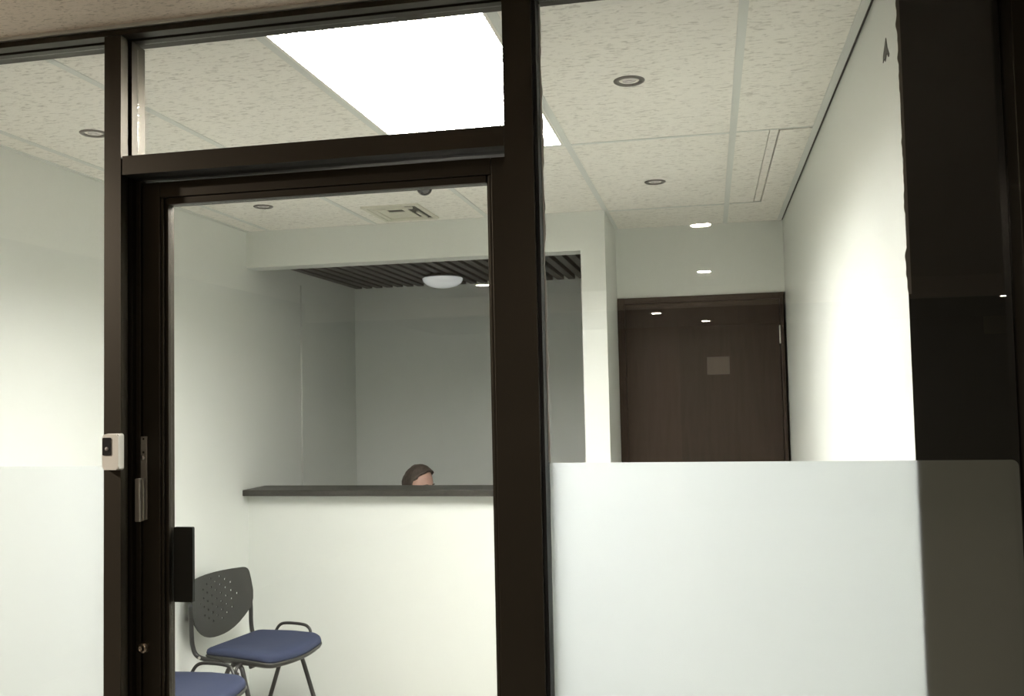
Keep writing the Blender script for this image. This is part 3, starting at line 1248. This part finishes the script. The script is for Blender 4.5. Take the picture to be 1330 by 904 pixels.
struct(obj('wall_hall_far', boxes((HXL, HXR, HYB - .1, HYB, 0, ZC + .05)), 'hall_dark'), 'dark far wall of the hallway, mirrored in the glass', 'wall')
struct(obj('wall_hall_panel', boxes((-2.2, .09, HYB, HYB + .05, 0, zz(.92))), 'hall_wood'), 'brown wood panelling on the far hallway wall', 'wall')
struct(obj('wall_front_left', boxes((HXL, XL, -.06, .0, 0, ZC + .05)), 'hall_wall'), 'beige hallway wall left of the glass front', 'wall')
struct(obj('wall_front_right', boxes((1.2005, HXR, -.06, .04, 0, ZC + .05)), 'hall_dark'), 'dark hallway wall right of the glass front', 'wall')

n1 = empty('paper_notice', (.61, HYB, zz(.375)))
tag(n1, 'white paper notice on the far hallway wall, mirrored on the wooden door', 'notice')
obj('sheet', boxes((-.15, .15, -.002, .004, -.12, .12)), 'paper', n1)
n2 = empty('sign_plate', (4.15, HYB, zz(.815)))
tag(n2, 'tan sign plate on the far hallway wall, mirrored in the dark glass at right', 'sign')
obj('plate', boxes((-.19, .19, 0, .012, -.125, .105), bev=.003), 'plate', n2)


def hall_light():
    root = empty('hallway_downlight', (0, 0, 0))
    bm = bmesh.new()
    lathe(bm, [(.058, .004), (.060, -.004), (.070, -.006), (.078, -.002), (.078, .004)], 32)
    obj('trim_ring', bm, 'white_metal', root)
    bm = bmesh.new()
    lathe(bm, [(.058, .001), (.050, -.003), (.0, -.004)], 32)
    obj('lamp', bm, 'hall_lamp', root)
    return root


hl0 = hall_light()
hs = [(.469, -3.22, .9356, 'lit hallway downlight mirrored above the alcove door, the higher one'),
      (.476, -5.27, .9356, 'lit hallway downlight mirrored above the alcove door, the lower one'),
      (-1.33, -5.44, .9356, 'lit hallway downlight mirrored as a streak under the slatted ceiling'),
      (-.08, -7.63, .921, 'lit hallway downlight mirrored at top left of the wooden door'),
      (-.717, -7.65, .921, 'lit hallway downlight mirrored on the white pillar'),
      (3.44, -8.2, .921, 'lit hallway downlight mirrored in the dark glass at far right'),
      (-.083, -8.67, .921, 'far lit hallway downlight mirrored just under the wooden door top'),
      (.466, -10.1, .921, 'farthest lit hallway downlight mirrored in the middle of the wooden door'),
      (-2.6, -.9, .9356, 'added unseen downlight over the left end of the glass front, brightening the hallway')]
for i, (x, y, z, lab) in enumerate(hs):
    o = hl0 if i == 0 else copy_tree(hl0)
    o.location = (x, y, zz(z) + (.004 if z > .93 else .003))
    if i in (0, 1, 2, 8):                               # nearer ones burn brighter, the last one is added to lift the hallway
        for c_ in o.children:
            if c_.name.startswith('lamp'):
                c_.data = c_.data.copy()
                c_.data.materials[0] = M['hall_lamp_added' if i == 8 else 'hall_lamp_mid']
    tag(o, lab, 'downlight', 'lit downlights in the hallway ceiling')

# ------------------------------------------------------------------ world, camera, view
wd = bpy.data.worlds.new('World')
S.world = wd
wd.use_nodes = True
wd.node_tree.nodes['Background'].inputs['Color'].default_value = (0, 0, 0, 1)
wd.node_tree.nodes['Background'].inputs['Strength'].default_value = 0

f, yaw, pitch, roll = 1225.97, .2058, .0526, .0213
fw = Vector((-math.sin(yaw), math.cos(yaw), 0))
rt = Vector((math.cos(yaw), math.sin(yaw), 0))
up = Vector((0, 0, 1))
f2 = math.cos(pitch) * fw + math.sin(pitch) * up
u2 = -math.sin(pitch) * fw + math.cos(pitch) * up
r3 = math.cos(roll) * rt - math.sin(roll) * u2
u3 = math.sin(roll) * rt + math.cos(roll) * u2
cam = bpy.data.cameras.new('camera')
co = bpy.data.objects.new('camera', cam)
C.objects.link(co)
co.matrix_world = Matrix(((r3.x, u3.x, -f2.x, .4912), (r3.y, u3.y, -f2.y, -2.1048), (r3.z, u3.z, -f2.z, EYE), (0, 0, 0, 1)))
cam.sensor_width = 36
cam.lens = 36 * f / 1330
cam.clip_start = .02
S.camera = co

S.view_settings.view_transform = 'Standard'
S.view_settings.look = 'None'
S.view_settings.gamma = 1
S.view_settings.use_curve_mapping = False
S.view_settings.exposure = 0
S.cycles.use_denoising = True
S.cycles.max_bounces = 14
S.cycles.diffuse_bounces = 8
S.cycles.transparent_max_bounces = 24
S.cycles.caustics_reflective = False
